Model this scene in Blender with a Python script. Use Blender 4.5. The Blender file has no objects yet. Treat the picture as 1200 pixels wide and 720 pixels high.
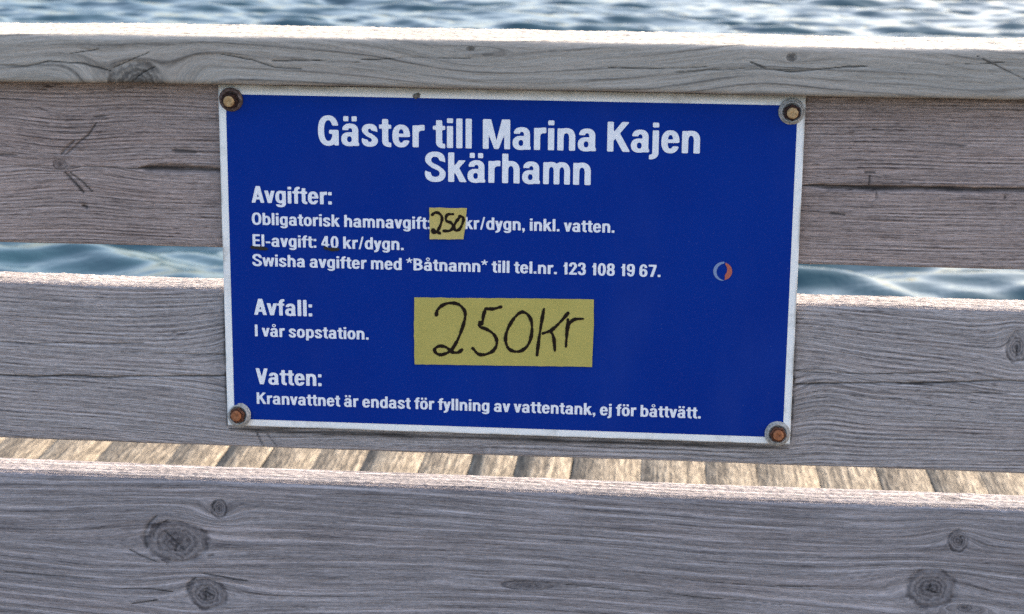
import bpy, bmesh, math, random
import numpy as np
from mathutils import Matrix, Vector

random.seed(4); rng = np.random.default_rng(4)
scene = bpy.context.scene
COL = scene.collection

# ---------------------------------------------------------------- camera
YAW, PITCH, ROLL = -0.081913, 0.241849, 0.009199
CAM = Vector((0.13469, -1.58161, 0.35628))
fwd = Vector((math.sin(YAW)*math.cos(PITCH), math.cos(YAW)*math.cos(PITCH), -math.sin(PITCH)))
rt = Vector((math.cos(YAW), -math.sin(YAW), 0)); up = rt.cross(fwd)
rt2 = rt*math.cos(ROLL)+up*math.sin(ROLL); up2 = -rt*math.sin(ROLL)+up*math.cos(ROLL)
cd = bpy.data.cameras.new('camera'); cam = bpy.data.objects.new('camera', cd); COL.objects.link(cam)
cam.matrix_world = Matrix(((rt2.x, up2.x, -fwd.x, CAM.x), (rt2.y, up2.y, -fwd.y, CAM.y), (rt2.z, up2.z, -fwd.z, CAM.z), (0, 0, 0, 1)))
cd.sensor_width = 36; cd.lens = 66; cd.clip_start = .05; cd.clip_end = 20000
cd.dof.use_dof = True; cd.dof.focus_distance = 1.62; cd.dof.aperture_fstop = 18
scene.camera = cam

# ---------------------------------------------------------------- sky, sun, exposure
SUN_EL, SUN_AZ = math.radians(28), math.radians(60)      # azimuth from +y (behind the fence) towards +x
world = bpy.data.worlds.new('World'); scene.world = world; world.use_nodes = True
wt = world.node_tree; sky = wt.nodes.new('ShaderNodeTexSky'); sky.sky_type = 'NISHITA'; sky.sun_disc = False
sky.sun_elevation = SUN_EL; sky.sun_rotation = SUN_AZ; sky.air_density = 1.0; sky.dust_density = 6.0; sky.ozone_density = .2
bg = wt.nodes['Background']; bg.inputs['Strength'].default_value = .15
wt.links.new(sky.outputs[0], bg.inputs['Color'])
sl = bpy.data.lights.new('sun', 'SUN'); sun = bpy.data.objects.new('sun', sl); COL.objects.link(sun)
sl.energy = 2.0; sl.angle = math.radians(.53); sl.color = (1, .95, .86)
sd = Vector((math.sin(SUN_AZ)*math.cos(SUN_EL), math.cos(SUN_AZ)*math.cos(SUN_EL), math.sin(SUN_EL)))
sun.rotation_euler = sd.to_track_quat('Z', 'Y').to_euler(); sun.location = sd*30
vs = scene.view_settings; vs.view_transform = 'Standard'; vs.look = 'None'; vs.gamma = 1; vs.use_curve_mapping = False
vs.exposure = 2.1
scene.cycles.use_denoising = False; scene.cycles.use_adaptive_sampling = False
scene.cycles.sample_clamp_indirect = 1.5; scene.cycles.max_bounces = 5; scene.cycles.diffuse_bounces = 3
scene.cycles.caustics_reflective = False; scene.cycles.caustics_refractive = False; scene.cycles.blur_glossy = .5

# ---------------------------------------------------------------- small helpers
def link(o, parent=None):
    COL.objects.link(o)
    if parent: o.parent = parent
    return o
def tag(o, label=None, cat=None, group=None, kind=None):
    for k, v in (('label', label), ('category', cat), ('group', group), ('kind', kind)):
        if v: o[k] = v
    return o
def empty(name, loc):
    o = bpy.data.objects.new(name, None); o.location = loc; o.empty_display_size = .05
    return link(o)
def mesh_np(name, V, F, mat, parent=None, smooth=False, attrs=None, off=(0, 0, 0)):
    """V (n,3) array; F (m,4) array or list of polygons"""
    me = bpy.data.meshes.new(name)
    V = np.asarray(V, np.float32)-np.asarray(off, np.float32)
    if isinstance(F, np.ndarray):
        k = F.shape[1]; loops = F.ravel().astype(np.int32); tot = np.full(len(F), k, np.int32)
    else:
        tot = np.array([len(f) for f in F], np.int32); loops = np.array([i for f in F for i in f], np.int32)
    me.vertices.add(len(V)); me.vertices.foreach_set('co', V.ravel())
    me.loops.add(len(loops)); me.loops.foreach_set('vertex_index', loops)
    me.polygons.add(len(tot)); me.polygons.foreach_set('loop_start', np.concatenate(([0], np.cumsum(tot)[:-1])).astype(np.int32))
    me.polygons.foreach_set('loop_total', tot)
    if smooth: me.polygons.foreach_set('use_smooth', np.ones(len(tot), bool))
    for a, d in (attrs or {}).items():
        at = me.attributes.new(a, 'FLOAT', 'POINT'); at.data.foreach_set('value', np.asarray(d, np.float32).ravel())
    me.update(calc_edges=True); me.validate()
    me.materials.append(mat)
    return link(bpy.data.objects.new(name, me), parent)
def obj_bm(name, bm, mat, parent=None, smooth=False):
    me = bpy.data.meshes.new(name); bmesh.ops.recalc_face_normals(bm, faces=bm.faces); bm.to_mesh(me); bm.free()
    if smooth: me.polygons.foreach_set('use_smooth', np.ones(len(me.polygons), bool))
    me.materials.append(mat)
    return link(bpy.data.objects.new(name, me), parent)
def bm_box(bm, x0, x1, y0, y1, z0, z1, bev=0, seg=2):
    r = bmesh.ops.create_cube(bm, size=1, matrix=Matrix.Translation(((x0+x1)/2, (y0+y1)/2, (z0+z1)/2)) @ Matrix.Diagonal((x1-x0, y1-y0, z1-z0, 1)))
    if bev:
        es = {e for v in r['verts'] for e in v.link_edges}
        bmesh.ops.bevel(bm, geom=list(es), offset=bev, segments=seg, affect='EDGES', profile=.6)

def _h(ix, iy, s):
    h = (ix*374761393+iy*668265263+s*1274126177) & 0xffffffff
    h = ((h ^ (h >> 13))*1274126177) & 0xffffffff
    return ((h ^ (h >> 16)) & 0xffff)/65535.0
def vnoise(x, y, s=0):
    x, y = np.broadcast_arrays(np.asarray(x, float), np.asarray(y, float))
    ix = np.floor(x).astype(np.int64); iy = np.floor(y).astype(np.int64); fx = x-ix; fy = y-iy
    fx = fx*fx*fx*(fx*(fx*6-15)+10); fy = fy*fy*fy*(fy*(fy*6-15)+10)
    a = _h(ix, iy, s)*(1-fx)+_h(ix+1, iy, s)*fx; b = _h(ix, iy+1, s)*(1-fx)+_h(ix+1, iy+1, s)*fx
    return (a*(1-fy)+b*fy)*2-1
def fbm(x, y, s=0, o=3):
    r = 0; a = 1
    for k in range(o): r = r+a*vnoise(x*2**k, y*2**k, s+k*17); a *= .5
    return r

# ---------------------------------------------------------------- node helpers
class NT:
    def __init__(self, name):
        self.m = bpy.data.materials.new(name); self.m.use_nodes = True
        self.t = self.m.node_tree; self.b = self.t.nodes['Principled BSDF']
    def n(self, typ, **kw):
        nd = self.t.nodes.new('ShaderNode'+typ)
        for k, v in kw.items(): setattr(nd, k, v)
        return nd
    def put(self, sock, v):
        if isinstance(v, bpy.types.NodeSocket): self.t.links.new(v, sock)
        elif v is not None: sock.default_value = v
    def M(self, op, a, b=None, c=None, clamp=False):
        nd = self.n('Math', operation=op, use_clamp=clamp); self.put(nd.inputs[0], a); self.put(nd.inputs[1], b); self.put(nd.inputs[2], c)
        return nd.outputs[0]
    def attr(self, a): return self.n('Attribute', attribute_name=a).outputs['Fac']
    def xyz(self):
        tc = self.n('TexCoord'); s = self.n('SeparateXYZ'); self.put(s.inputs[0], tc.outputs['Object']); return tc.outputs['Object'], s.outputs
    def vec(self, x, y, z=0.):
        c = self.n('CombineXYZ'); self.put(c.inputs[0], x); self.put(c.inputs[1], y); self.put(c.inputs[2], z); return c.outputs[0]
    def noise(self, v, scale=1., detail=2., rough=.5, dist=0.):
        nd = self.n('TexNoise'); self.put(nd.inputs['Vector'], v)
        for k, q in (('Scale', scale), ('Detail', detail), ('Roughness', rough), ('Distortion', dist)): self.put(nd.inputs[k], q)
        return nd.outputs['Fac']
    def ss(self, v, a, b, lo=0., hi=1.):
        nd = self.n('MapRange', interpolation_type='SMOOTHSTEP'); self.put(nd.inputs[0], v)
        for i, q in zip((1, 2, 3, 4), (a, b, lo, hi)): self.put(nd.inputs[i], q)
        return nd.outputs[0]
    def mix(self, f, a, b, blend='MIX'):
        nd = self.n('Mix', data_type='RGBA', blend_type=blend); self.put(nd.inputs[0], f)
        self.put(nd.inputs[6], a if isinstance(a, bpy.types.NodeSocket) else (*a, 1)); self.put(nd.inputs[7], b if isinstance(b, bpy.types.NodeSocket) else (*b, 1))
        return nd.outputs[2]
    def ramp(self, f, *stops):
        nd = self.n('ValToRGB'); self.put(nd.inputs[0], f); el = nd.color_ramp.elements
        while len(el) < len(stops): el.new(.5)
        for e, (p, c) in zip(el, stops): e.position = p; e.color = (*c, 1)
        return nd.outputs[0]
    def bump(self, h, strength=.5, dist=.001):
        nd = self.n('Bump'); nd.inputs['Strength'].default_value = strength; nd.inputs['Distance'].default_value = dist
        self.put(nd.inputs['Height'], h); self.t.links.new(nd.outputs[0], self.b.inputs['Normal'])
    def bsdf(self, **kw):
        for k, v in kw.items():
            k = k.replace('_', ' ')
            if isinstance(v, tuple) and len(v) == 3: v = (*v, 1)
            self.put(self.b.inputs[k], v)
        return self.m

def wood_mat(name, mid, dark, light, spacing, ring_dark, ring_light, fine=520., fine_amt=.5, pit=.5, blotch=.35, brown=0., seed=0., kbase=.32):
    t = NT(name); P, (X, Y, Z) = t.xyz(); g = t.attr('grain'); kn = t.attr('knot'); cr = t.attr('crack')
    # fibres, growth rings, weather pits, blotches: all follow the warped grain coordinate
    n1 = t.noise(t.vec(t.M('MULTIPLY', X, 14.), t.M('MULTIPLY', g, fine), seed), 1, 4, .62)
    n1b = t.noise(t.vec(t.M('MULTIPLY', X, 60.), t.M('MULTIPLY', g, fine*1.9), seed+3), 1, 2, .5)
    wob = t.noise(t.vec(t.M('MULTIPLY', X, 2.2), t.M('MULTIPLY', g, 34.), seed+7), 1, 2, .5)
    ph = t.M('ADD', t.M('MULTIPLY', g, 2*math.pi/spacing), t.M('MULTIPLY', wob, 6.5))
    sn = t.M('MULTIPLY_ADD', t.M('SINE', ph), .5, .5)
    msk = t.ss(t.noise(t.vec(t.M('MULTIPLY', X, 5.), t.M('MULTIPLY', g, 90.), seed+11), 1, 3, .6), .38, .62)
    rd = t.M('MULTIPLY', t.M('POWER', sn, 7.), msk); rl = t.M('MULTIPLY', t.M('POWER', t.M('SUBTRACT', 1., sn), 5.), msk)
    mic = t.noise(t.vec(t.M('MULTIPLY', X, 170.), t.M('MULTIPLY', g, 1150.), seed+2), 1, 2, .6)
    n4 = t.noise(t.vec(t.M('MULTIPLY', X, 5.), t.M('MULTIPLY', Z, 16.), seed+5), 1, 4, .6)
    pz = t.noise(t.vec(t.M('MULTIPLY', X, 46.), t.M('MULTIPLY', g, 300.), seed+15), 1, 2, .55)
    pm = t.ss(t.noise(t.vec(t.M('MULTIPLY', X, 9.), t.M('MULTIPLY', Z, 26.), seed+19), 1, 3, .6), .46, .66)
    pits = t.M('MULTIPLY', t.ss(pz, .60, .70), pm)
    f = t.M('MULTIPLY_ADD', t.M('SUBTRACT', n1, .5), fine_amt*2.1, .5)
    f = t.M('MULTIPLY_ADD', t.M('SUBTRACT', n1b, .5), fine_amt*.9, f); f = t.M('MULTIPLY_ADD', t.M('SUBTRACT', mic, .5), .9*fine_amt+.25, f)
    f = t.M('MULTIPLY_ADD', rd, -ring_dark, f); f = t.M('MULTIPLY_ADD', rl, ring_light, f)
    f = t.M('MULTIPLY_ADD', t.M('SUBTRACT', n4, .5), blotch*1.6, f)
    f = t.M('MULTIPLY_ADD', pits, -pit, f)
    # knots: concentric rings, dark rim
    kr = t.M('ADD', kn, t.M('MULTIPLY', t.M('SUBTRACT', t.noise(P, 85., 5, .65), .5), .75))
    inside = t.ss(kr, 1.2, .8)
    kring = t.M('MULTIPLY_ADD', t.M('SINE', t.M('MULTIPLY', kr, 26.)), .11, kbase)
    kring = t.M('MULTIPLY_ADD', t.M('SUBTRACT', t.noise(P, 320., 4, .65), .5), .75, kring)
    kcen = t.ss(kr, .9, .0, 0., .22); kring = t.M('SUBTRACT', kring, kcen)
    rim = t.M('MULTIPLY', t.ss(t.M('ABSOLUTE', t.M('SUBTRACT', kr, 1.04)), .16, .02), t.ss(t.noise(P, 45., 2, .5), .36, .6))
    fm = t.n('Mix', data_type='FLOAT'); t.put(fm.inputs[0], inside); t.put(fm.inputs[2], f); t.put(fm.inputs[3], kring)
    f = t.M('MULTIPLY_ADD', rim, -.38, fm.outputs[0])
    col = t.ramp(f, (0., dark), (.5, mid), (1., light))
    hue = t.noise(t.vec(t.M('MULTIPLY', X, 3.), t.M('MULTIPLY', g, 60.), seed+23), 1, 3, .5)
    col = t.mix(t.ss(hue, .42, .72, 0., .5), col, t.mix(1., col, (1.04, .98, .95), 'MULTIPLY'))
    if brown:                                                           # less bleached strip sheltered under the rail
        bz = t.M('ADD', Z, t.M('MULTIPLY', t.M('SUBTRACT', n4, .5), .05))
        col = t.mix(t.ss(bz, .095, .150, 0., brown), col, t.mix(1., col, (1.02, .84, .80), 'MULTIPLY'))
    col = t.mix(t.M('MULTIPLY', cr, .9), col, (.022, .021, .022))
    h = t.M('SUBTRACT', f, t.M('MULTIPLY', cr, 1.2)); t.bump(h, .7, .0011)
    return t.bsdf(Base_Color=col, Roughness=.82, Specular_IOR_Level=.25)

# ---------------------------------------------------------------- lettering
# condensed bold grotesque drawn as implicit shapes (cap height = 1)
GS, GH, XH = .195, .155, .74
def gB(x, y, x0, x1, y0, y1):
    return np.maximum(abs(x-(x0+x1)/2)-(x1-x0)/2, abs(y-(y0+y1)/2)-(y1-y0)/2)
def gE(x, y, x0, x1, y0, y1, n=2.35):
    a, b = (x1-x0)/2, (y1-y0)/2
    return (((abs(x-x0-a)/a)**n+(abs(y-y0-b)/b)**n)**(1/n)-1)*min(a, b)
def gR(x, y, x0, x1, y0, y1, sw=GS, sh=GH, n=2.35):
    return np.maximum(gE(x, y, x0, x1, y0, y1, n), -gE(x, y, x0+sw, x1-sw, y0+sh, y1-sh, n))
def gP(x, y, *p):
    a = sum(p[i][0]*p[(i+1) % len(p)][1]-p[(i+1) % len(p)][0]*p[i][1] for i in range(len(p)))
    if a < 0: p = p[::-1]
    f = None
    for i in range(len(p)):
        (ax, ay), (bx, by) = p[i], p[(i+1) % len(p)]
        l = math.hypot(bx-ax, by-ay)
        d = ((x-ax)*(by-ay)-(y-ay)*(bx-ax))/l
        f = d if f is None else np.maximum(f, d)
    return f
def U(*f):
    r = f[0]
    for g in f[1:]: r = np.minimum(r, g)
    return r
def cut(f, *g):
    for k in g: f = np.maximum(f, -k)
    return f
def keep(f, g): return np.maximum(f, g)
def glyph_field(c, x, y):
    b = lambda *a: gB(x, y, *a)
    e = lambda *a, **k: gE(x, y, *a, **k)
    r = lambda *a, **k: gR(x, y, *a, **k)
    p = lambda *a: gP(x, y, *a)
    mir = lambda W, pts: tuple((W-q[0], q[1]) for q in pts)
    S, H = GS, GH
    if c in 'äåö':
        base = glyph_field({'ä': 'a', 'å': 'a', 'ö': 'o'}[c], x, y)
        if c == 'å': return U(base, np.maximum(np.hypot(x-.285, y-.955)-.135, .068-np.hypot(x-.285, y-.955)))
        return U(base, b(.07, .235, .83, 1), b(.335, .5, .83, 1))
    if c in 'Ilih':
        st = b(0, S, 0, 1 if c != 'i' else XH)
        if c == 'i': st = U(st, b(0, S, .84, 1))
        if c == 'h': st = U(st, keep(r(0, .56, .1, XH+.015, sh=.17), .43-y), b(.56-S, .56, 0, .51))
        return st
    if c == 'j': return U(b(.1, .1+S, -.06, XH), b(.1, .1+S, .84, 1), keep(r(-.3, .1+S, -.235, .22), np.maximum(y-.01, .0-x)))
    if c == 't': return U(b(.1, .1+S, .14, .93), b(0, .39, .605, XH), keep(r(.1, .62, -.015, .4, sh=.15), np.maximum(y-.23, x-.39)))
    if c == 'f': return U(b(.1, .1+S, 0, .8), b(0, .385, .605, XH), keep(r(.1, .62, .55, 1.015, sh=.15), np.maximum(.71-y, x-.395)))
    if c == 'r': return U(b(0, S, 0, XH), keep(r(0, .66, .15, XH+.02, sh=.19), np.maximum(.46-y, x-.385)))
    if c == 'n': return U(b(0, S, 0, XH), keep(r(0, .56, .1, XH+.015, sh=.17), .43-y), b(.56-S, .56, 0, .51))
    if c == 'm':
        w = .185
        return U(b(0, w, 0, XH), keep(r(0, .52, .1, XH+.015, sw=w, sh=.17), .43-y), b(.52-w, .52, 0, .51),
                 keep(r(.52-w, .855, .1, XH+.015, sw=w, sh=.17), .43-y), b(.855-w, .855, 0, .51))
    if c == 'a': return U(cut(keep(r(.03, .545, .25, XH+.015, sw=.19), .45-y), b(-1, .28, -1, .53)), b(.545-.19, .545, .07, .52), b(.375, .57, 0, .12),
                          keep(r(0, .52, -.015, .46, sw=.185, sh=.135), x-.42))
    if c == 'e': return U(cut(r(0, .56, -.015, XH+.015), b(.26, .7, .225, .345)), b(.1, .50, .335, .45))
    if c == 's' or c == 'S':
        if c == 's': W, T, m, t, k = .52, XH, .37, .16, .42
        else: W, T, m, t, k = .67, 1., .505, .175, .42
        y = y+k*(x-W/2)*np.exp(-((y-m)/(.19*T))**2)
        up = gR(x, y, .01, W-.015, m-t/2, T+.016, sw=.195, sh=t)
        lo = gR(x, y, 0, W, -.016, m+t/2, sw=.195, sh=t)
        return U(cut(up, gB(x, y, W*.52, 2, -1, m+(T-m)*.45)), cut(lo, gB(x, y, -2, W*.5, m*.57, 2)))
    if c == 'G': return U(cut(r(0, .66, -.016, 1.016, sh=.165), b(.33, 1, .53, .67)), b(.35, .66, .39, .53), b(.52, .66, 0, .45))
    if c == 'M':
        q = ((0, 1), (.26, 1), (.50, 0), (.36, 0))
        return U(b(0, .185, 0, 1), b(.675, .86, 0, 1), p(*q), p(*mir(.86, q)))
    if c == 'K': return U(b(0, S, 0, 1), p((.13, .28), (.69, 1), (.455, 1), (.13, .56)), p((.22, .50), (.37, .66), (.72, 0), (.485, 0)))
    if c == 'k': return U(b(0, S, 0, 1), p((.13, .20), (.57, XH), (.345, XH), (.13, .45)), p((.2, .36), (.34, .50), (.60, 0), (.375, 0)))
    if c == 'A':
        q = ((0, 0), (.2, 0), (.455, 1), (.23, 1))
        return U(p(*q), p(*mir(.685, q)), b(.14, .54, .2, .345))
    if c == 'V':
        q = ((0, 1), (.205, 1), (.445, 0), (.225, 0))
        return U(p(*q), p(*mir(.67, q)))
    if c == 'v':
        q = ((0, XH), (.2, XH), (.38, 0), (.18, 0))
        return U(p(*q), p(*mir(.56, q)))
    if c == 'w':
        q = ((0, XH), (.19, XH), (.325, 0), (.145, 0)); w = ((.33, XH), (.46, XH), (.325, 0), (.18, 0))
        return U(p(*q), p(*mir(.84, q)), p(*w), p(*mir(.84, w)))
    if c == 'y': return U(p((0, XH), (.2, XH), (.385, 0), (.19, -.02)), p((.355, XH), (.55, XH), (.335, -.12), (.15, -.06)),
                          keep(r(-.3, .35, -.235, .3, sw=.2, sh=.145), np.maximum(y-.02, .03-x)))
    if c == 'o': return r(0, .57, -.015, XH+.015)
    if c == 'b': return U(b(0, .185, 0, 1), r(0, .57, -.015, XH+.015))
    if c == 'd': return U(b(.385, .57, 0, 1), r(0, .57, -.015, XH+.015))
    if c == 'p': return U(b(0, .185, -.22, XH), r(0, .57, -.015, XH+.015))
    if c == 'g': return U(b(.375, .56, -.06, XH), r(0, .56, .0, XH+.015), cut(keep(r(0.01, .56, -.235, .25, sh=.135), y), b(-1, .25, -.07, 1)))
    if c == 'E': return U(b(0, S, 0, 1), b(0, .53, 0, .16), b(0, .5, .43, .585), b(0, .52, .84, 1))
    if c == 'B': return U(b(0, S, 0, 1), keep(r(-.35, .60, .44, 1), .08-x), keep(r(-.35, .635, 0, .585), .08-x))
    if c == 'O': return r(0, .68, -.016, 1.016, sh=.165)
    if c == '0': return r(0, .55, -.016, 1.016, sw=.19)
    if c == '1': return U(b(.19, .385, 0, 1), p((.02, .655), (.25, .655), (.25, .99), (.235, .99), (.16, .82), (.02, .795)))
    if c == '2': return U(cut(r(0, .54, .36, 1.016), b(-1, .3, -1, .68), b(-1, 2, -1, .6)), p((0, .06), (.2, .1), (.535, .62), (.325, .64)), b(0, .54, 0, .165))
    if c == '3': return U(cut(r(0, .53, .45, 1.016), b(-1, .24, 0, .71)), cut(r(0, .55, -.016, .585), b(-1, .24, .28, 2)))
    if c == '4': return U(p((0, .34), (.15, .34), (.42, 1), (.26, 1)), b(0, .575, .215, .355), b(.28, .465, 0, 1))
    if c == '6': return U(r(0, .55, -.016, .635, sw=.19), cut(r(0, .55, -.016, 1.016, sw=.19), b(.2, 1, -1, .72)))
    if c == '9': return U(r(0, .55, .365, 1.016, sw=.19), cut(r(0, .55, -.016, 1.016, sw=.19), b(-1, .35, .28, 2)))
    if c == '8': return U(r(.02, .53, .445, 1.016, sw=.185), r(0, .55, -.016, .575, sw=.19))
    if c == '7': return U(b(0, .54, .835, 1), p((.11, 0), (.315, 0), (.54, .84), (.34, .84)))
    if c == '/': return p((0, -.02), (.125, -.02), (.35, 1.02), (.225, 1.02))
    if c == '.': return b(0, .19, 0, .19)
    if c == ':': return U(b(0, .19, 0, .19), b(0, .19, .55, .74))
    if c == ',': return U(b(0, .19, 0, .19), p((.03, -.17), (.1, -.17), (.19, .0), (.19, .03), (.09, .03)))
    if c == '-': return b(0, .32, .28, .43)
    if c == '*':
        f = None
        for k in range(5):
            a = math.radians(90+72*k); dx, dy = math.cos(a), math.sin(a)
            t = np.clip((x-.185)*dx+(y-.81)*dy, 0, .19)
            d = np.hypot(x-.185-t*dx, y-.81-t*dy)-.047
            f = d if f is None else np.minimum(f, d)
        return f
    raise KeyError(c)
GW = dict(I=.195, l=.195, i=.195, h=.56, j=.295, t=.39, f=.39, r=.385, n=.56, m=.855, a=.57, e=.56, s=.52, S=.67, G=.66,
          M=.86, K=.71, k=.59, A=.685, V=.67, v=.56, w=.84, y=.55, o=.57, b=.57, d=.57, p=.57, g=.56, E=.53, B=.635, O=.68)
GW.update({'ä': .57, 'å': .57, 'ö': .57, '0': .55, '1': .42, '2': .54, '3': .55, '4': .575, '6': .55, '7': .54, '8': .55, '9': .55,
           '/': .35, '.': .19, ':': .19, ',': .19, '-': .32, '*': .37})
def bearings(c):
    L = R = .05
    if c in 'AVvwy': L = R = .0
    if c in 'eosadgöäåOGS0689235': L = .03
    if c in 'eosbpöOS0689235': R = .03
    if c in 'tfr': R = .005
    if c in 'tf': L = .005
    if c in 'kK': R = .0
    if c == 'j': L = -.05
    if c in '17': L = R = .04
    return L, R

# ---------------------------------------------------------------- mesh from an implicit field
def field_mesh(fn, x0, x1, y0, y1, cell):
    """flat polygons covering fn<0 on the plane; full cells of a row are merged into one strip"""
    nx = max(2, int(math.ceil((x1-x0)/cell))); ny = max(2, int(math.ceil((y1-y0)/cell)))
    xs = np.linspace(x0, x1, nx+1); ys = np.linspace(y0, y1, ny+1)
    X, Y = np.meshgrid(xs, ys); F = fn(X, Y)
    V = []; P = []
    def add(pts):
        P.append(list(range(len(V), len(V)+len(pts)))); V.extend(pts)
    ins = F < 0
    full = ins[:-1, :-1] & ins[1:, :-1] & ins[:-1, 1:] & ins[1:, 1:]
    anyi = ins[:-1, :-1] | ins[1:, :-1] | ins[:-1, 1:] | ins[1:, 1:]
    for j in range(ny):
        i = 0
        while i < nx:
            if full[j, i]:
                k = i
                while k < nx and full[j, k]: k += 1
                add([(xs[i], ys[j]), (xs[k], ys[j]), (xs[k], ys[j+1]), (xs[i], ys[j+1])]); i = k; continue
            if anyi[j, i]:
                q = [(xs[i], ys[j], F[j, i]), (xs[i+1], ys[j], F[j, i+1]), (xs[i+1], ys[j+1], F[j+1, i+1]), (xs[i], ys[j+1], F[j+1, i])]
                out = []
                for a, b in zip(q, q[1:]+q[:1]):
                    if a[2] < 0: out.append((a[0], a[1]))
                    if (a[2] < 0) != (b[2] < 0):
                        s = a[2]/(a[2]-b[2]); out.append((a[0]+s*(b[0]-a[0]), a[1]+s*(b[1]-a[1])))
                if len(out) >= 3: add(out)
            i += 1
    return V, P
_gc = {}
def glyph_mesh(c):
    if c not in _gc: _gc[c] = field_mesh(lambda x, y: glyph_field(c, x, y), -.08, GW[c]+.08, -.28, 1.14, .034)
    return _gc[c]
def text_mesh(s, x0, x1, base, cap):
    """advance the glyphs, then fit the line between x0 and x1"""
    pos = []; x = 0
    for c in s:
        if c == ' ': x += .25; continue
        L, R = bearings(c); x += L; pos.append((c, x)); x += GW[c]; last = x; x += R
    first = pos[0][1]; k = (x1-x0)/(last-first)
    V = []; F = []
    for c, px in pos:
        v, f = glyph_mesh(c); o = len(V)
        V += [(x0+(px-first+a)*k, 0, base+b*cap) for a, b in v]; F += [[i+o for i in q] for q in f]
    return V, F
def smooth_path(p, n=7):
    p = [np.array(q, float) for q in p]
    if len(p) < 3: return p
    e = [2*p[0]-p[1]]+p+[2*p[-1]-p[-2]]; out = []
    for i in range(1, len(e)-2):
        for k in range(n):
            t = k/n; a, b, c, d = e[i-1:i+3]
            out.append(.5*((2*b)+(c-a)*t+(2*a-5*b+4*c-d)*t*t+(3*b-a-3*c+d)*t**3))
    return out+[p[-1]]
def stroke_field(paths, w, seed=0):
    segs = []
    for i, p in enumerate(paths):
        s = smooth_path(p); n = len(s)
        for k in range(n-1):
            ww = w*(1+.22*math.sin(k*.55+i*2.1+seed)+.1*math.sin(k*1.7+i))/2
            segs.append((s[k], s[k+1], ww))
    def fn(x, y):
        f = np.full(x.shape, 9.)
        for a, b, ww in segs:
            d = b-a; l2 = max(d@d, 1e-12); t = np.clip(((x-a[0])*d[0]+(y-a[1])*d[1])/l2, 0, 1)
            f = np.minimum(f, np.hypot(x-a[0]-t*d[0], y-a[1]-t*d[1])-ww)
        return f+.00012*vnoise(x*1800, y*1800, seed+5)
    return fn
def flat_obj(name, fn, box, cell, y, mat, parent, off=(0, 0, 0)):
    V, F = field_mesh(fn, *box, cell)
    return mesh_np(name, [(a, y, b) for a, b in V], F, mat, parent, off=off)

# ---------------------------------------------------------------- water, deck (the setting)
def water():
    def axis(lo, hi, step, far):
        c = np.arange(lo, hi+step/2, step); g = []; d = step; p = hi
        while p < far: d *= 1.6; p += d; g.append(p)
        q = []; d = step; p = lo
        while p > -far: d *= 1.6; p -= d; q.append(p)
        return np.concatenate((q[::-1], c, g))
    xs = axis(-11, 12, .045, 4000)
    ys = [4.5]
    while ys[-1] < 36: ys.append(ys[-1]+.028+.0016*max(0, ys[-1]-9))
    lo = [4.5-.05*1.6**k for k in range(2, 26)]; hi = [ys[-1]+.07*1.6**k for k in range(2, 26)]
    ys = np.array(lo[::-1]+ys+hi); yend = 36
    X, Y = np.meshgrid(xs, ys); Zz = np.zeros_like(X)
    r = np.random.default_rng(11)
    for k in range(84):
        small = k < 44
        lam = .26*2.**r.random() if small else .5*3.6**(r.random()**1.3)
        th = math.radians(78+r.normal()*(22 if small else 18)); kk = 2*math.pi/lam
        ph = r.random()*6.283; amp = (.0098 if small else .0110)*lam
        gate = .5+.5*np.sin((X*math.sin(th)-Y*math.cos(th))*kk*.23+ph*3+1.5*np.sin((X*math.cos(th)+Y*math.sin(th))*kk*.17))
        if small: gate = gate*np.clip((33-Y)/12, 0, 1)
        u = (X*math.cos(th)+Y*math.sin(th))*kk+ph
        Zz += amp*gate*(np.sin(u)+.28*np.sin(2*u+.6)*(0 if small else 1))
    w = np.clip(np.minimum(np.minimum(X+11, 12-X)/1.5, np.minimum(Y-4.5, 36-Y)/1.5), 0, 1)
    Zz = Zz*w-2.02
    ny, nx = X.shape; I = np.arange(ny*nx).reshape(ny, nx)
    F = np.stack((I[:-1, :-1], I[:-1, 1:], I[1:, 1:], I[1:, :-1]), -1).reshape(-1, 4)
    t = NT('sea_water'); P, (x, y, z) = t.xyz()
    rip = t.noise(t.vec(t.M('MULTIPLY_ADD', y, -1.2, t.M('MULTIPLY', x, 4.5)), t.M('MULTIPLY', y, 8.), 0.), 1, 4, .55, .4)
    t.bump(rip, .4, .022)
    m = t.bsdf(Base_Color=(.010, .035, .050), Roughness=.06, IOR=1.333)
    o = mesh_np('water', np.stack((X, Y, Zz), -1).reshape(-1, 3), F, m, None, True)
    tag(o, kind='structure')
water()

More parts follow.
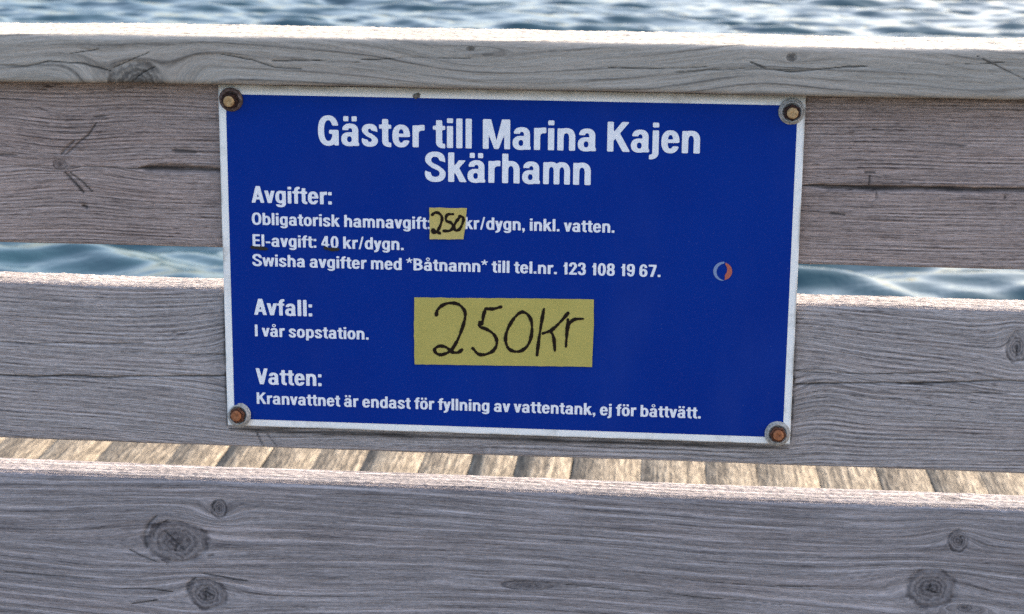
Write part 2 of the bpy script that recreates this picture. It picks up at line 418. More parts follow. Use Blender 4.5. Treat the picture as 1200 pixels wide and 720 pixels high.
DECK_Z = -.85
def deck():
    t = NT('sun_bleached_deck_wood'); P, (x, y, z) = t.xyz()
    pl = t.attr('plank')
    fib = t.noise(t.vec(t.M('MULTIPLY', x, 330.), t.M('MULTIPLY', y, 14.), pl), 1, 4, .6)
    mot = t.noise(t.vec(t.M('MULTIPLY', x, 95.), t.M('MULTIPLY', y, 20.), 0.), 1, 4, .65)
    gro = t.noise(t.vec(t.M('MULTIPLY', x, 110.), t.M('MULTIPLY', y, 2.2), 0.), 1, 2, .5)
    f = t.M('MULTIPLY_ADD', t.M('SUBTRACT', fib, .5), .7, .5); f = t.M('MULTIPLY_ADD', t.M('SUBTRACT', mot, .5), 2.4, f)
    big = t.noise(t.vec(t.M('MULTIPLY', x, 20.), t.M('MULTIPLY', y, 5.), 3.), 1, 3, .6); f = t.M('MULTIPLY_ADD', t.M('SUBTRACT', big, .5), .6, f)
    f = t.M('MULTIPLY_ADD', t.M('SUBTRACT', gro, .5), 1.5, f)
    f = t.M('MULTIPLY_ADD', t.M('SUBTRACT', t.noise(t.vec(pl, 0., 0.), 3.7, 0), .5), .18, f)
    col = t.ramp(f, (0., (.052, .044, .036)), (.45, (.112, .094, .074)), (1., (.205, .177, .142)))
    t.bump(f, .8, .004)
    m = t.bsdf(Base_Color=col, Roughness=.85, Specular_IOR_Level=.2)
    V = []; F = []; A = []; r = random.Random(3); x0 = -3.6; k = 0
    ys = [-5.5, -2.5, 0, 1.2, 1.6, 2.0, 2.4, 2.8]
    while x0 < 3.8:
        w = r.uniform(.085, .145); dz = 0; b = .001; o = len(V)
        prof = [(x0, -.03), (x0, -b), (x0+b, 0), (x0+w*.5, .001), (x0+w-b, 0), (x0+w, -b), (x0+w, -.03)]
        ye = 2.8+r.uniform(-.012, .012)
        for y in ys:
            yy = ye if y == 2.8 else y
            V += [(px+r.uniform(-.0015, .0015), yy, DECK_Z+dz*.5+pz) for px, pz in prof]; A += [k*1.37]*7
        for i in range(len(ys)-1):
            for j in range(6): a = o+i*7+j; F.append([a, a+1, a+8, a+7])
        F.append([o+j for j in range(7)]); F.append([o+(len(ys)-1)*7+j for j in range(7)][::-1])
        x0 += w+r.choice((.0006, .0008, .001, .001, .012 if x0 < -.5 else .001, .007 if x0 < -.5 else .002)); k += 1
    for yb in (-4.6, -3.4, -2.2, -1.0, .2, 1.4, 2.55):                      # joists under the planks
        o = len(V); c = [(-3.6, yb), (3.8, yb), (3.8, yb+.07), (-3.6, yb+.07)]
        V += [(a, b_, DECK_Z-.032) for a, b_ in c]+[(a, b_, DECK_Z-.21) for a, b_ in c]; A += [.5]*8
        F += [[o, o+1, o+2, o+3], [o+7, o+6, o+5, o+4]]+[[o+i, o+4+i, o+4+(i+1) % 4, o+(i+1) % 4] for i in range(4)]
    for px in (-3, 0.2, 3.2):                                               # piles in the water
        for py in (-4.3, -.8, 2.45):
            o = len(V)
            for zz in (DECK_Z-.215, -3.2):
                V += [(px+.11*math.cos(a*math.pi/8), py+.11*math.sin(a*math.pi/8), zz) for a in range(16)]; A += [.9]*16
            F += [[o+i, o+(i+1) % 16, o+16+(i+1) % 16, o+16+i] for i in range(16)]
    tag(mesh_np('deck', V, F, m, None, False, {'plank': A}), kind='structure')
deck()

# ---------------------------------------------------------------- weathered fence boards
def board(name, mat, parent, y0, z0, z1, depth, rad, knots, cracks_and_shade, warp, seed, edge=.0009, rough=.00022, off=(0, 0, 0), label=None):
    xs = np.concatenate((np.arange(-1.75, -.60, .018), np.arange(-.60, .60, .0013), np.arange(.60, 1.75, .018)))
    pr = []                                       # (y, z, ny, nz, s): s is the unrolled height
    def arc(cy, cz, a0, a1, n):
        for i in range(n+1):
            a = math.radians(a0+(a1-a0)*i/n); pr.append((cy+rad*math.cos(a), cz+rad*math.sin(a), math.cos(a), math.sin(a)))
    arc(y0+rad, z0+rad, 270, 180, 4)
    for z in np.arange(z0+rad+.0008, z1-rad-.0004, .0008): pr.append((y0, z, -1, 0))
    arc(y0+rad, z1-rad, 180, 90, 4)
    for y in np.arange(y0+rad+.0011, y0+depth-rad-.0005, .0011): pr.append((y, z1, 0, 1))
    arc(y0+depth-rad, z1-rad, 90, 0, 4)
    for z in np.linspace(z1-rad, z0+rad, 10)[1:-1]: pr.append((y0+depth, z, 1, 0))
    arc(y0+depth-rad, z0+rad, 0, -90, 4)
    for y in np.linspace(y0+depth-rad, y0+rad, 10)[1:-1]: pr.append((y, z0, 0, -1))
    pr = np.array(pr); m = len(pr)
    ds = np.hypot(np.diff(pr[:, 0]), np.diff(pr[:, 1])); s = z0+np.concatenate(([0], np.cumsum(ds)))
    X, Sg = np.meshgrid(xs, s)                    # rows follow the profile
    front = (pr[:, 2] < -.3)[:, None]; top = (pr[:, 3] > .72)[:, None]
    # grain coordinate: height, warped along the board and pushed aside by knots
    G = Sg+warp(X, Sg)+.0022*fbm(X*3.1, Sg*9, seed)+.00028*fbm(X*16, Sg*40, seed+3)
    KN = np.full(X.shape, 4.0)
    for (kx, kz, rx, rz, ex, dist, *halo) in knots:
        dx = (X-kx)/rx; dz = (Sg-kz)/rz; an = np.arctan2(dz, dx)
        k = 1/(1+((dx/ex)**2+(dz/1.25)**2)**dist)
        G = G-(G-kz)*k*.93
        r = np.hypot(dx, dz)*(1+.07*vnoise(np.cos(an)*2.2+kx*40, np.sin(an)*2.2, seed+9))
        KN = np.minimum(KN, r)
        if halo:                                      # rings that wrap the knot before the grain runs free
            rr = np.hypot((X-kx)*rz/rx, Sg-kz); wv = np.exp(-(rr/halo[0])**2.6)*.9
            G = G*(1-wv)+(kz+rr*1.05+.0015*fbm(X*14, Sg*14, seed+13))*wv
    CR = np.zeros(X.shape); CD = np.zeros(X.shape)
    for (pts, w, d) in cracks_and_shade:
        p = np.array(pts, float); lo, hi = p.min(0)-.006, p.max(0)+.006
        ci = np.where((xs > lo[0]) & (xs < hi[0]))[0]; ri = np.where((s > lo[1]) & (s < hi[1]))[0]
        if not len(ci) or not len(ri): continue
        sub = np.ix_(ri, ci); x, z = X[sub], Sg[sub]
        z = z+(.00055*vnoise(x*28, x*0, seed+21)+.00025*vnoise(x*150, x*0, seed+22))
        best = np.full(x.shape, 9.); tot = np.hypot(*np.diff(p, axis=0).T); L = tot.sum(); acc = 0; tt = np.zeros(x.shape)
        for i in range(len(p)-1):
            dv = p[i+1]-p[i]; t = np.clip(((x-p[i, 0])*dv[0]+(z-p[i, 1])*dv[1])/(dv@dv), 0, 1)
            dd = np.hypot(x-p[i, 0]-t*dv[0], z-p[i, 1]-t*dv[1]); u = dd < best
            best = np.where(u, dd, best); tt = np.where(u, (acc+t*tot[i])/L, tt); acc += tot[i]
        ww = w*np.clip(np.minimum(tt, 1-tt)*7+.25, .25, 1)*(1+.35*vnoise(x*45, z*0, seed+25))
        g = np.exp(-(best/ww)**2.6)
        CR[sub] = np.maximum(CR[sub], g*np.clip(.72+.55*vnoise(x*30+z*150, z*60, seed+27), .15 if w < .0018 else .8, 1)); CD[sub] = np.maximum(CD[sub], g*d)
    # relief
    D = rough*fbm(X*34, G*620, seed+31)*1.0
    D = D+np.clip((pr[:, 3][:, None]-.9)/.1, 0, 1)*np.where(top, .00042*fbm(X*260, Sg*420, seed+41, 2)+.00035*vnoise(X*22, Sg*600, seed+43), 0)
    D = D+edge*.35*fbm(X*6, Sg*5, seed+51)
    corner = np.exp(-(np.abs(Sg-(z1-.0008))/.0020)**2)
    D = D-corner*.0003*np.clip(fbm(X*55, X*0, seed+61), 0, 1)-corner*edge*.6*np.clip(fbm(X*9, X*0, seed+63, 4)-.5, 0, 2)
    D = D-np.where(KN < 1, .0006*np.clip((1-KN)*2, 0, 1), 0)-.0007*np.exp(-((KN-1.04)/.09)**2)
    D = D-CD
    ny = pr[:, 2][:, None]; nz = pr[:, 3][:, None]
    Yv = pr[:, 0][:, None]+ny*D; Zv = pr[:, 1][:, None]+nz*D+edge*.9*fbm(X*1.7, X*0, seed+71)
    V = np.stack((X, Yv, Zv), -1).reshape(-1, 3); nx = len(xs)
    I = np.arange(m*nx).reshape(m, nx); J = np.roll(I, -1, 0)
    F = np.stack((I[:, :-1], J[:, :-1], J[:, 1:], I[:, 1:]), -1).reshape(-1, 4)
    # end caps, outside the photograph
    F = [tuple(q) for q in F.tolist()]+[tuple(I[:, 0].tolist()), tuple(I[::-1, -1].tolist())]
    o = mesh_np(name, V, F, mat, parent, True, {'grain': G, 'knot': KN, 'crack': CR}, off)
    o.location = (0, 0, 0)
    if label: o['label'] = label
    return o

FENCE = (0, 0, DECK_Z)
fence = empty('wooden_fence', FENCE)
tag(fence, 'weathered grey timber fence of a flat top rail over three wide horizontal boards', 'fence')
g1 = lambda x, c, w: np.exp(-((x-c)/w)**2)
w_rail = wood_mat('rail_wood', (0.323, 0.298, 0.268), (0.096, 0.088, 0.081), (0.495, 0.458, 0.419), .0085, .36, .12, 300., .26, .12, .26, seed=1., kbase=.16)
w_b1 = wood_mat('upper_board_wood', (0.298, 0.264, 0.252), (0.071, 0.061, 0.060), (0.515, 0.463, 0.445), .0032, .30, .24, 560., .75, .55, .34, brown=.55, seed=5.)
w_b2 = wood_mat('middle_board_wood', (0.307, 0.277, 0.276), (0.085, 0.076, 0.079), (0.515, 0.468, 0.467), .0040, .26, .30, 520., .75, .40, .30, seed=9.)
w_b3 = wood_mat('lower_board_wood', (0.234, 0.214, 0.222), (0.063, 0.057, 0.063), (0.444, 0.408, 0.426), .0080, .22, .38, 420., .55, .16, .36, seed=13.)

board('top_rail', w_rail, fence, -.022, .1552, .1968, .102, .0045,
      [(-.3144, .1575, .0225, .0185, 2.2, 1.1, .036), (.447, .158, .012, .010, 4.0, 1.0), (-.03, .192, .003, .002, 8., 1.), (.235, .190, .004, .003, 4., 1.)],
      [([(-.245, .1845), (-.215, .180), (-.195, .1735), (-.17, .172)], 0.00048, 0.0011), ([(-.20, .179), (-.165, .1795), (-.115, .1798)], 0.00042, 0.0010),
       ([(-.375, .182), (-.345, .1872)], 0.00036, 0.0008), ([(-.335, .171), (-.318, .178), (-.30, .186)], 0.00036, 0.0007),
       ([(-.125, .1815), (-.08, .1835), (-.03, .1845)], 0.00042, 0.0008), ([(.085, .178), (.13, .1785), (.17, .181)], 0.00042, 0.0010),
       ([(.14, .176), (.19, .1795), (.25, .181)], 0.00048, 0.0011), ([(.20, .1865), (.215, .1805), (.235, .1785), (.26, .1815), (.30, .1845)], 0.00060, 0.0013),
       ([(.36, .186), (.39, .1875), (.41, .1895)], 0.00042, 0.0009), ([(-.318, .160), (-.308, .168), (-.298, .1725)], 0.00048, 0.0010),
       ([(-.438, .1725), (-.41, .1715), (-.39, .176), (-.36, .1745), (-.335, .168)], 0.00060, 0.0010), ([(.385, .1935), (.415, .180), (.445, .1665)], 0.00048, 0.0006)],
      lambda x, z: .012*g1(x, -.02, .07)*np.clip((z-.15)/.03, 0, 1)-.010*g1(x, .21, .06)+.016*g1(x, .42, .07)+.006*np.sin(x*9+1), 101, edge=.0013, off=FENCE)
board('board', w_b1, fence, 0, .0098, .1548, .045, .0022,
      [(-.392, .082, .006, .004, 3., 1.)],
      [([(.249, .0790), (.32, .0786), (.40, .0792), (.50, .0788), (.6, .079)], .0024, .0045),
       ([(-.385, .0805), (-.32, .0795), (-.255, .0798), (-.2, .0795)], .0006, .0010), ([(-.322, .0800), (-.29, .0800), (-.262, .0803), (-.24, .0798)], .0024, .004),
       ([(-.387, .0900), (-.376, .1000), (-.366, .1080), (-.358, .1190)], .0012, .0016), ([(-.391, .0905), (-.384, .098), (-.378, .1035)], .0013, .0018),
       ([(-.388, .0745), (-.378, .064), (-.372, .0565)], .0016, .002), ([(-.384, .0755), (-.372, .066), (-.364, .058)], .0009, .0012),
       ([(-.374, .0455), (-.369, .0435)], .0022, .002), ([(-.360, .1240), (-.350, .1250)], .0012, .0012),
       ([(-.47, .0905), (-.43, .0890)], .0010, .0014), ([(-.292, .0960), (-.270, .0950)], .0016, .0010),
       ([(.306, .0900), (.3065, .081)], .0007, .0010), ([(.313, .0770), (.3125, .069)], .0006, .001), ([(.42, .0775), (.419, .071)], .0006, .001),
       ([(.301, .0925), (.311, .0925)], .0009, .0010), ([(.275, .0570), (.288, .0555)], .0011, .0011), ([(.35, .1175), (.385, .1165)], .0012, .0007)],
      lambda x, z: -.010*g1(x, -.385, .05)*np.sign(.081-z)*np.exp(-abs(z-.081)/.05)+.004*np.sin(x*5+.5)*(z/.15), 202, off=FENCE, label='brownish grey upper board with a long dark crack')
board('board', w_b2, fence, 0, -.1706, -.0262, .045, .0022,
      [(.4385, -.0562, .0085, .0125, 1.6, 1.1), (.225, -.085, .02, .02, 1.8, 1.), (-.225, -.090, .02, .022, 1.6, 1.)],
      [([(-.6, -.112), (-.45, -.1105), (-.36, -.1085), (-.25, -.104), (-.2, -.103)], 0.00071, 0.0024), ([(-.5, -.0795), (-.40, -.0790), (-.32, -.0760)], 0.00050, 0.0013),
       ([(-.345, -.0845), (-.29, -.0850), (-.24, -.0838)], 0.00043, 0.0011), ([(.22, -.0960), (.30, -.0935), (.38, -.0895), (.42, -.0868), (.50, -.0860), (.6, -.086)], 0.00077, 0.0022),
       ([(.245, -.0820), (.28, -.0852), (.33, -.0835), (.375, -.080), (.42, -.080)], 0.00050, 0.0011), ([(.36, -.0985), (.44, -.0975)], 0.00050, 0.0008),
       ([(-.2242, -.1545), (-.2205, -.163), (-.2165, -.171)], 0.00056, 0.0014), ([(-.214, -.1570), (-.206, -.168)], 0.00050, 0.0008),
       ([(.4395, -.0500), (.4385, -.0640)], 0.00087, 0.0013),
       ([(-.249, -.1532), (-.1, -.1534), (.05, -.1532), (.249, -.1533)], .0022, .0002), ([(.2505, -.03), (.2507, -.09), (.2503, -.150)], .0012, .0002), ([(-.2502, -.03), (-.2506, -.09), (-.2502, -.150)], .0011, .0002)],  # along the sign's edges: water stain plus its contact shadow, painted dark
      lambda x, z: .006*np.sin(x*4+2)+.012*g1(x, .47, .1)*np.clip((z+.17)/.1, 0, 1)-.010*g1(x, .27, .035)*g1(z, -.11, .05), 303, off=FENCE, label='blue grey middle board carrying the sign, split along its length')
board('board', w_b3, fence, 0, -.3510, -.2052, .045, .0026,
      [(-.3005, -.2630, .027, .0190, 2.5, 1.15), (-.2740, -.3130, .0165, .0140, 2.6, 1.1), (-.2605, -.2290, .0070, .0085, 2.4, 1.2),
       (.4005, -.2335, .0085, .0095, 2.6, 1.15), (.3800, -.2790, .020, .0165, 3.0, 1.1), (.02, -.292, .022, .004, 4., 1.), (.41, -.296, .006, .003, 3., 1.), (.395, -.178, .0095, .0065, 2., 1.1)],
      [([(-.312, -.2525), (-.305, -.259), (-.300, -.2645), (-.2945, -.270)], 0.00068, 0.0014), ([(-.300, -.2645), (-.3025, -.2725)], 0.00060, 0.0012),
       ([(-.3285, -.2700), (-.331, -.258), (-.3255, -.246), (-.318, -.2385)], 0.00113, 0.0013), ([(-.321, -.264), (-.322, -.256), (-.316, -.2465), (-.306, -.241)], 0.00068, 0.0008),
       ([(-.345, -.272), (-.333, -.278), (-.318, -.284)], 0.00060, 0.0008), ([(-.272, -.2755), (-.266, -.2735)], 0.00090, 0.0008),
       ([(-.2925, -.3125), (-.292, -.304), (-.284, -.297)], 0.00097, 0.0013), ([(-.274, -.306), (-.276, -.320)], 0.00068, 0.0012), ([(-.2775, -.310), (-.268, -.314)], 0.00052, 0.0010),
       ([(-.468, -.2985), (-.43, -.3010), (-.38, -.3030)], 0.00068, 0.0010), ([(-.355, -.311), (-.325, -.310), (-.305, -.312)], 0.00060, 0.0008), ([(-.345, -.3255), (-.320, -.3205)], 0.00060, 0.0008),
       ([(-.278, -.292), (-.255, -.296), (-.235, -.2985)], 0.00068, 0.0008), ([(-.264, -.232), (-.2665, -.226), (-.263, -.222)], 0.00060, 0.0008),
       ([(.3785, -.2735), (.3800, -.2810)], 0.00075, 0.0013), ([(.375, -.2795), (.386, -.2830)], 0.00060, 0.0010), ([(.15, -.279), (.22, -.2830), (.28, -.2815)], 0.00052, 0.0007),
       ([(.05, -.289), (.15, -.294), (.25, -.300)], 0.00045, 0.0006), ([(.402, -.2285), (.4045, -.238)], 0.00052, 0.0008)],
      lambda x, z: .006*np.sin(x*3.3+.4)+.006*np.sin(x*7.7+z*6), 404, off=FENCE, label='dark grey lowest board with round knots')
pm = wood_mat('post_wood', (.24, .235, .23), (.06, .058, .058), (.40, .39, .38), .006, .3, .15, seed=21.)
for px in (-1.25, 1.3):                                                     # posts behind the boards, either side of the view
    bm = bmesh.new(); bm_box(bm, px-.047, px+.047, .048, .143, DECK_Z, .1535, .003)
    p = obj_bm('post', bm, pm, fence); p.data.transform(Matrix.Translation((0, 0, -DECK_Z)))

# ---------------------------------------------------------------- the sign
SY = -.0068                                                                  # front of the sheet
sign = empty('information_sign', (.0006, 0, .0016)); sign.scale = (.9956, 1, .9956)
tag(sign, 'blue information sign with a white border and white Swedish text bolted to the fence boards', 'sign')
t = NT('white_enamel_border'); P, (x, y, z) = t.xyz()
d1 = t.noise(P, 38., 4, .6); d2 = t.noise(P, 210., 3, .6)
mud = t.M('MULTIPLY', t.ss(d1, .50, .72), t.ss(d2, .35, .7))
edge = t.M('MAXIMUM', t.ss(t.M('ABSOLUTE', x), .2475, .2502), t.ss(t.M('ABSOLUTE', z), .1495, .1522))
edge = t.M('MULTIPLY', edge, t.ss(t.noise(P, 26., 3, .6), .35, .62))
c = t.mix(t.M('MULTIPLY', mud, .55), (.82, .81, .80), (.32, .29, .25)); c = t.mix(t.M('MULTIPLY', edge, .65), c, (.17, .16, .14))
top = t.ss(z, .1462, .1505); c = t.mix(t.M('MULTIPLY', top, .45), c, (.36, .33, .28))
M_white = t.bsdf(Base_Color=c, Roughness=.42)
bm = bmesh.new(); bm_box(bm, -.25, .25, SY, SY+.003, -.1520, .1540, .0008)
panel = obj_bm('panel', bm, M_white, sign)

t = NT('blue_enamel'); P, (x, y, z) = t.xyz()
sm = t.noise(P, 9., 4, .6); dust = t.noise(t.vec(t.M('MULTIPLY', x, 14.), t.M('MULTIPLY', z, 5.), 0.), 1, 4, .6)
c = t.mix(t.ss(sm, .3, .7), (.0002, .0225, .222), (.0003, .0262, .24)); c = t.mix(t.ss(dust, .45, .8, 0., .03), c, (.16, .18, .25))
c = t.mix(t.M('MULTIPLY', t.ss(t.noise(P, 420., 2, .5), .70, .78), .12), c, (.3, .32, .38))
M_blue = t.bsdf(Base_Color=c, Roughness=t.ss(dust, .3, .8, .24, .36), IOR=1.33, Specular_IOR_Level=.18)
def rrect(w, h, r):
    return lambda x, z: np.hypot(np.maximum(abs(x)-w+r, 0), np.maximum(abs(z)-h+r, 0))+np.minimum(np.maximum(abs(x)-w+r, abs(z)-h+r), 0)-r
flat_obj('blue_field', rrect(.2434, .1456, .0022), (-.2445, .2445, -.1467, .1467), .0015, SY-.0002, M_blue, panel)

t = NT('white_print'); P, (x, y, z) = t.xyz()
M_text = t.bsdf(Base_Color=t.mix(t.ss(t.noise(P, 160., 4, .6), .35, .75), (.80, .81, .87), (.72, .73, .79)), Roughness=.4)
TY = SY-.0005
for s, x0, x1, base, cap, lab in (
        ('Gäster till Marina Kajen', -.1636, .1630, .1033, .0255, 'upper line of the large white heading'),
        ('Skärhamn', -.0713, .0712, .0740, .0255, 'lower single word line of the large white heading'),
        ('Avgifter:', -.2230, -.1525, .0516, .0147, 'white subheading above the three fee lines'),
        ('Obligatorisk hamnavgift:', -.2232, -.0664, .0321, .0107, 'first white fee line, left of the small yellow tape'),
        ('kr/dygn, inkl. vatten.', -.0367, .0924, .0330, .0107, 'white text just right of the small yellow tape'),
        ('El-avgift: 40 kr/dygn.', -.2230, -.0900, .0129, .0107, 'short second white fee line'),
        ('Swisha avgifter med *Båtnamn* till tel.nr. 123 108 19 67.', -.2236, .1329, -.0048, .0107, 'long white line ending in a phone number'),
        ('Avfall:', -.2232, -.1714, -.0489, .0147, 'white subheading left of the large yellow tape'),
        ('I vår sopstation.', -.2229, -.1215, -.0685, .0107, 'short white line left of the large yellow tape'),
        ('Vatten:', -.2232, -.1640, -.1125, .0147, 'lowest white subheading'),
        ('Kranvattnet är endast för fyllning av vattentank, ej för båttvätt.', -.2228, .1715, -.1308, .0107, 'lowest long white text line')):
    V, F = text_mesh(s, x0, x1, base, cap)
    V = [(a, TY, c_) for a, b_, c_ in V]
    o = mesh_np('lettering', V, F, M_text, sign); o['label'] = lab

M_ink = NT('black_marker_ink').bsdf(Base_Color=(.006, .006, .007), Roughness=.35)
M_ink2 = NT('brown_black_marker_ink').bsdf(Base_Color=(.010, .005, .003), Roughness=.5, Specular_IOR_Level=.15)
for p in ([(-.2237, .0121), (-.218, .0114), (-.2105, .0109)], [(-.159, .0132), (-.1541, .0120), (-.1472, .0122)]):
    xs_ = [q[0] for q in p]; zs_ = [q[1] for q in p]
    fn = stroke_field([p], .0026, 3)
    flat_obj('pen_mark', fn, (min(xs_)-.003, max(xs_)+.003, min(zs_)-.003, max(zs_)+.003), .0003, TY-.0004, M_ink, sign)

# the little two-tone crescent emblem
def crescent(cx, cz, r, ox, oz, r2):
    return lambda x, z: np.maximum(np.hypot(x-cx, z-cz)-r, r2-np.hypot(x-cx-ox, z-cz-oz))
M_sil = NT('pale_blue_print').bsdf(Base_Color=(.17, .24, .42), Roughness=.4)
M_org = NT('orange_print').bsdf(Base_Color=(.40, .10, .07), Roughness=.4)
EC = (.1862, .0018)
em = flat_obj('emblem', lambda x, z: np.maximum(crescent(EC[0], EC[1], .0083, .0020, -.0004, .0074)(x, z), x-EC[0]-.001), (EC[0]-.012, EC[0]+.012, EC[1]-.012, EC[1]+.012), .00035, TY, M_sil, sign)
em['label'] = 'small pale blue and orange crescent emblem'
flat_obj('orange_crescent', lambda x, z: np.maximum(crescent(EC[0], EC[1], .0078, -.0030, .0014, .0066)(x, z), EC[0]+.0018-x), (EC[0]-.012, EC[0]+.012, EC[1]-.012, EC[1]+.012), .00035, TY-.0002, M_org, em)

# ---------------------------------------------------------------- bolts
def rust(name, a, b, c_, sc=420.):
    t = NT(name); P, _ = t.xyz()
    n = t.noise(P, sc, 4, .65); col = t.ramp(n, (.25, a), (.5, b), (.75, c_)); t.bump(n, .8, .0006)
    return t.bsdf(Base_Color=col, Roughness=.8, Metallic=.15)
M_washer = rust('galvanised_washer', (.14, .12, .105), (.36, .34, .32), (.52, .50, .475))
M_washer2 = rust('brown_washer', (.03, .014, .012), (.12, .075, .065), (.30, .24, .22))
M_nut = rust('dark_rusty_nut', (.006, .002, .0015), (.026, .007, .004), (.075, .022, .011))
M_nut2 = rust('orange_rusty_nut', (.02, .006, .003), (.085, .026, .011), (.20, .085, .04))
M_tan = rust('tan_bolt_end', (.22, .12, .05), (.42, .27, .13), (.55, .39, .21), 300.)
M_org2 = rust('orange_bolt_end', (.10, .03, .012), (.30, .105, .04), (.42, .18, .08), 300.)
def lathe(bm, prof, n=40, hexr=None, jit=0, seed=0):
    r = random.Random(seed); rings = []
    for i, (rad, h) in enumerate(prof):
        ring = []
        for k in range(n):
            a = 2*math.pi*k/n; q = rad
            if hexr == 'hex': q = rad*.93/max(math.cos((a % (math.pi/3))-math.pi/6), .001)
            q *= 1+r.uniform(-jit, jit); ring.append(bm.verts.new((q*math.cos(a), -h*(1+r.uniform(-jit, jit)), q*math.sin(a))))
        rings.append(ring)
    for A, B_ in zip(rings, rings[1:]):
        for k in range(n): bm.faces.new((A[k], A[(k+1) % n], B_[(k+1) % n], B_[k]))
    bm.faces.new(rings[0]); bm.faces.new(rings[-1][::-1])
def bolt(x, z, mw, mn, me, tilt, spin, lab, ring=True, seed=0):
    T = Matrix.Translation((x, SY-.0003, z)) @ Matrix.Rotation(math.radians(tilt[0]), 4, 'X') @ Matrix.Rotation(math.radians(tilt[1]), 4, 'Z') @ Matrix.Rotation(math.radians(spin), 4, 'Y')
    bm = bmesh.new(); lathe(bm, [(.0066, .0031), (.0062, .0034), (.0069, .0052), (.0061, .0072), (.0052, .0071), (.0046, .0064)], 36, 'hex', .03, seed)
    b = obj_bm('bolt', bm, mn, sign, True); b.data.transform(T); b['label'] = lab
    bm = bmesh.new()
    if ring: prof = [(.0109, 0), (.0111, .0008), (.0104, .0016), (.0095, .0014), (.0092, .0030), (.0085, .0040), (.0077, .0036), (.0073, .0018)]
    else: prof = [(.0104, 0), (.0105, .0012), (.0095, .0022), (.0086, .0030), (.0077, .0028), (.0073, .0015)]
    lathe(bm, prof, 48, None, .012, seed+1)
    w = obj_bm('washer', bm, mw, b, True); w.data.transform(T)
    bm = bmesh.new(); lathe(bm, [(.0046, .006), (.0048, .0082), (.0045, .0091), (.0033, .0095), (.0015, .0093), (.0008, .0088)], 30, None, .02, seed+2)
    s_ = obj_bm('shank', bm, me, b, True); s_.data.transform(T)
    return b
bolt(-.2386, .1412, M_washer2, M_nut, M_tan, (6, -3), 10, 'top left bolt with a dark brown nut and tan end', False, 1)
bolt(.2384, .1406, M_washer, M_nut, M_tan, (3, 3), 25, 'top right bolt with a pale grey washer and tan end', True, 5)
bolt(-.2388, -.1416, M_washer, M_nut2, M_org2, (-8, -9), 40, 'bottom left bolt with a rusty orange end', True, 9)
bolt(.2386, -.1420, M_washer, M_nut2, M_org2, (-5, 3), 5, 'bottom right bolt, its nut wholly rusted', True, 13)

# a crumb of dirt caught on the upper border
t = NT('dried_dirt'); P, _ = t.xyz()
M_dirt = t.bsdf(Base_Color=t.ramp(t.noise(P, 500., 3, .6), (.3, (.06, .055, .05)), (.7, (.22, .20, .18))), Roughness=.95)
bm = bmesh.new(); bmesh.ops.create_icosphere(bm, subdivisions=3, radius=1)
for v in bm.verts:
    q = 1+.45*float(vnoise(v.co.x*2.1+3, v.co.z*2.1)); v.co = Vector((v.co.x*.0032*q-.0785, SY-.0002+v.co.y*.0009, v.co.z*.0024*q+.1476))
obj_bm('dirt_fleck', bm, M_dirt, sign, True)

# ---------------------------------------------------------------- hand-written tape patches
def tape(name, outline, paths, ink_w, mat, ink, label, seed):
    P = np.array(outline); c = P.mean(0); root = (c[0], SY-.0011, c[1])
    n = len(P); V = []; F = []
    loop = []
    for i in range(n):
        a, b = P[i], P[(i+1) % n]
        for k in range(14):
            q = a+(b-a)*k/14; loop.append(q+np.array((vnoise(q[0]*260, q[1]*260, seed), vnoise(q[0]*260, q[1]*260, seed+3)))*.00022)
    fr = [(q[0]-c[0], -.00012, q[1]-c[1]) for q in loop]; bk = [(q[0]-c[0], .0003, q[1]-c[1]) for q in loop]
    m = len(fr); V = fr+bk; F = [list(range(m)), list(range(m, 2*m))[::-1]]+[[i, m+i, m+(i+1) % m, (i+1) % m] for i in range(m)]
    bm = bmesh.new(); vv = [bm.verts.new(v) for v in V]
    for f in F: bm.faces.new([vv[i] for i in f])
    o = obj_bm(name, bm, mat); o.location = root; tag(o, label, 'tape label', 'yellow tape price labels')
    fn = stroke_field(paths, ink_w, seed); pts = [q for p in paths for q in p]
    x0, x1 = min(q[0] for q in pts)-.003, max(q[0] for q in pts)+.003; z0, z1 = min(q[1] for q in pts)-.003, max(q[1] for q in pts)+.003
    Vf, Ff = field_mesh(fn, x0, x1, z0, z1, .0004)
    h = mesh_np('handwriting', [(a-c[0], -.0004, b-c[1]) for a, b in Vf], Ff, ink, o)
    return o
def tape_mat(name, a, b):
    t = NT(name); P, (x, y, z) = t.xyz()
    n = t.noise(P, 24., 3, .6); n2 = t.noise(P, 600., 2, .5)
    ed = t.noise(P, 120., 3, .6)
    c = t.mix(t.ss(n, .3, .7), a, b); c = t.mix(t.M('MULTIPLY', t.ss(ed, .62, .72), .25), c, tuple(v*.72 for v in a)); t.bump(t.M('ADD', t.M('MULTIPLY', n2, .25), t.M('MULTIPLY', t.noise(P, 55., 2, .5), 1.6)), .55, .0008)
    return t.bsdf(Base_Color=c, Roughness=.55, Specular_IOR_Level=.2)
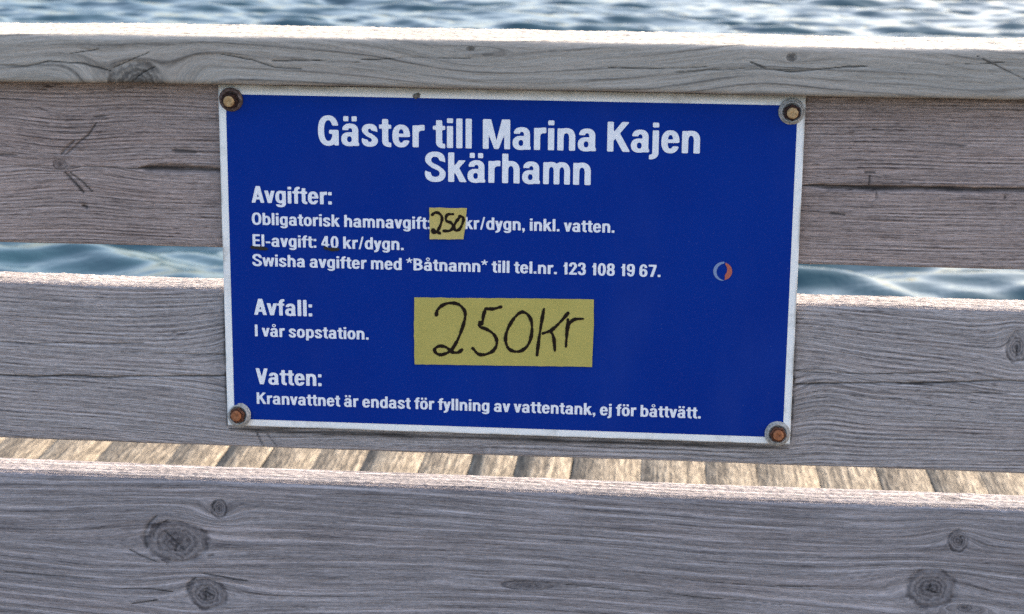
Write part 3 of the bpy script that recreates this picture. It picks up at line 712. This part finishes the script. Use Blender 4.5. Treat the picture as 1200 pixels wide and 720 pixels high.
BIG = [[(-0.0605, -0.0422), (-0.0593, -0.0375), (-0.0541, -0.0328), (-0.0474, -0.0311), (-0.0407, -0.0324), (-0.0359, -0.0376), (-0.0354, -0.0445), (-0.0384, -0.0553), (-0.0428, -0.0662), (-0.0481, -0.0741), (-0.0556, -0.0779), (-0.0608, -0.0765), (-0.0619, -0.073), (-0.0578, -0.0702), (-0.0518, -0.0711), (-0.0466, -0.0751), (-0.0413, -0.0754), (-0.0379, -0.0727)], [(-0.0042, -0.0333), (-0.0109, -0.0353), (-0.0176, -0.0352)], [(-0.0176, -0.0355), (-0.0193, -0.0417), (-0.0205, -0.0486), (-0.0227, -0.0472)], [(-0.0223, -0.0479), (-0.0222, -0.0517), (-0.0167, -0.0536), (-0.01, -0.0583), (-0.0074, -0.0651), (-0.0099, -0.0721), (-0.0166, -0.0762), (-0.0233, -0.0764), (-0.0286, -0.0712)], [(0.0114, -0.0385), (0.0063, -0.0447), (0.0019, -0.0533), (0.0001, -0.0618), (0.0021, -0.0694), (0.0073, -0.0728), (0.014, -0.0721), (0.0199, -0.0665), (0.0228, -0.0572), (0.0227, -0.0465), (0.0196, -0.0398), (0.0144, -0.0373), (0.0107, -0.0396)], [(0.0333, -0.034), (0.0315, -0.0447), (0.0292, -0.0616), (0.0278, -0.0755)], [(0.0541, -0.0372), (0.0471, -0.0458), (0.0398, -0.0529), (0.0327, -0.0559)], [(0.0395, -0.0537), (0.0421, -0.0597), (0.0433, -0.0712)], [(0.0542, -0.0428), (0.0535, -0.0548), (0.0528, -0.067)], [(0.0535, -0.0532), (0.0553, -0.0471), (0.0596, -0.0427), (0.067, -0.0418)]]
SMALL = [[(-0.0639, 0.0465), (-0.0614, 0.0484), (-0.0578, 0.0477), (-0.0555, 0.0442), (-0.0562, 0.0395), (-0.0583, 0.0342), (-0.0609, 0.031), (-0.064, 0.0315), (-0.0634, 0.0334), (-0.0609, 0.0321), (-0.0573, 0.0304)], [(-0.046, 0.0475), (-0.0511, 0.0466), (-0.0519, 0.0417), (-0.0475, 0.0397), (-0.046, 0.0361), (-0.0486, 0.0329), (-0.0537, 0.0325)], [(-0.0399, 0.0454), (-0.0439, 0.0398), (-0.045, 0.0351), (-0.0429, 0.0331), (-0.0398, 0.0352), (-0.0373, 0.041), (-0.0373, 0.0448), (-0.0402, 0.0456)]]
TB = [(-0.0798, -0.027), (-0.0407, -0.0265), (0.0128, -0.0253), (0.0763, -0.0244), (0.0766, -0.0541), (0.0757, -0.0848), (0.0134, -0.0859), (-0.0315, -0.0866), (-0.0797, -0.0875), (-0.0802, -0.062)]
TS = [(-0.0665, 0.0524), (-0.0578, 0.0528), (-0.0475, 0.0525), (-0.0341, 0.053), (-0.0352, 0.0395), (-0.037, 0.0257), (-0.0475, 0.0252), (-0.0568, 0.0252), (-0.0662, 0.0248), (-0.0663, 0.0387)]
tape('tape_label', TB, BIG, .0026, tape_mat('olive_yellow_tape', (.42, .355, .095), (.455, .38, .105)), M_ink2,
     'large olive yellow tape strip handwritten 250Kr in the lower middle of the sign', 1)
tape('tape_label', TS, SMALL, .0022, tape_mat('mustard_yellow_tape', (.49, .39, .12), (.52, .42, .15)), M_ink2,
     'small yellow tape square handwritten 250 within the first fee line', 2)
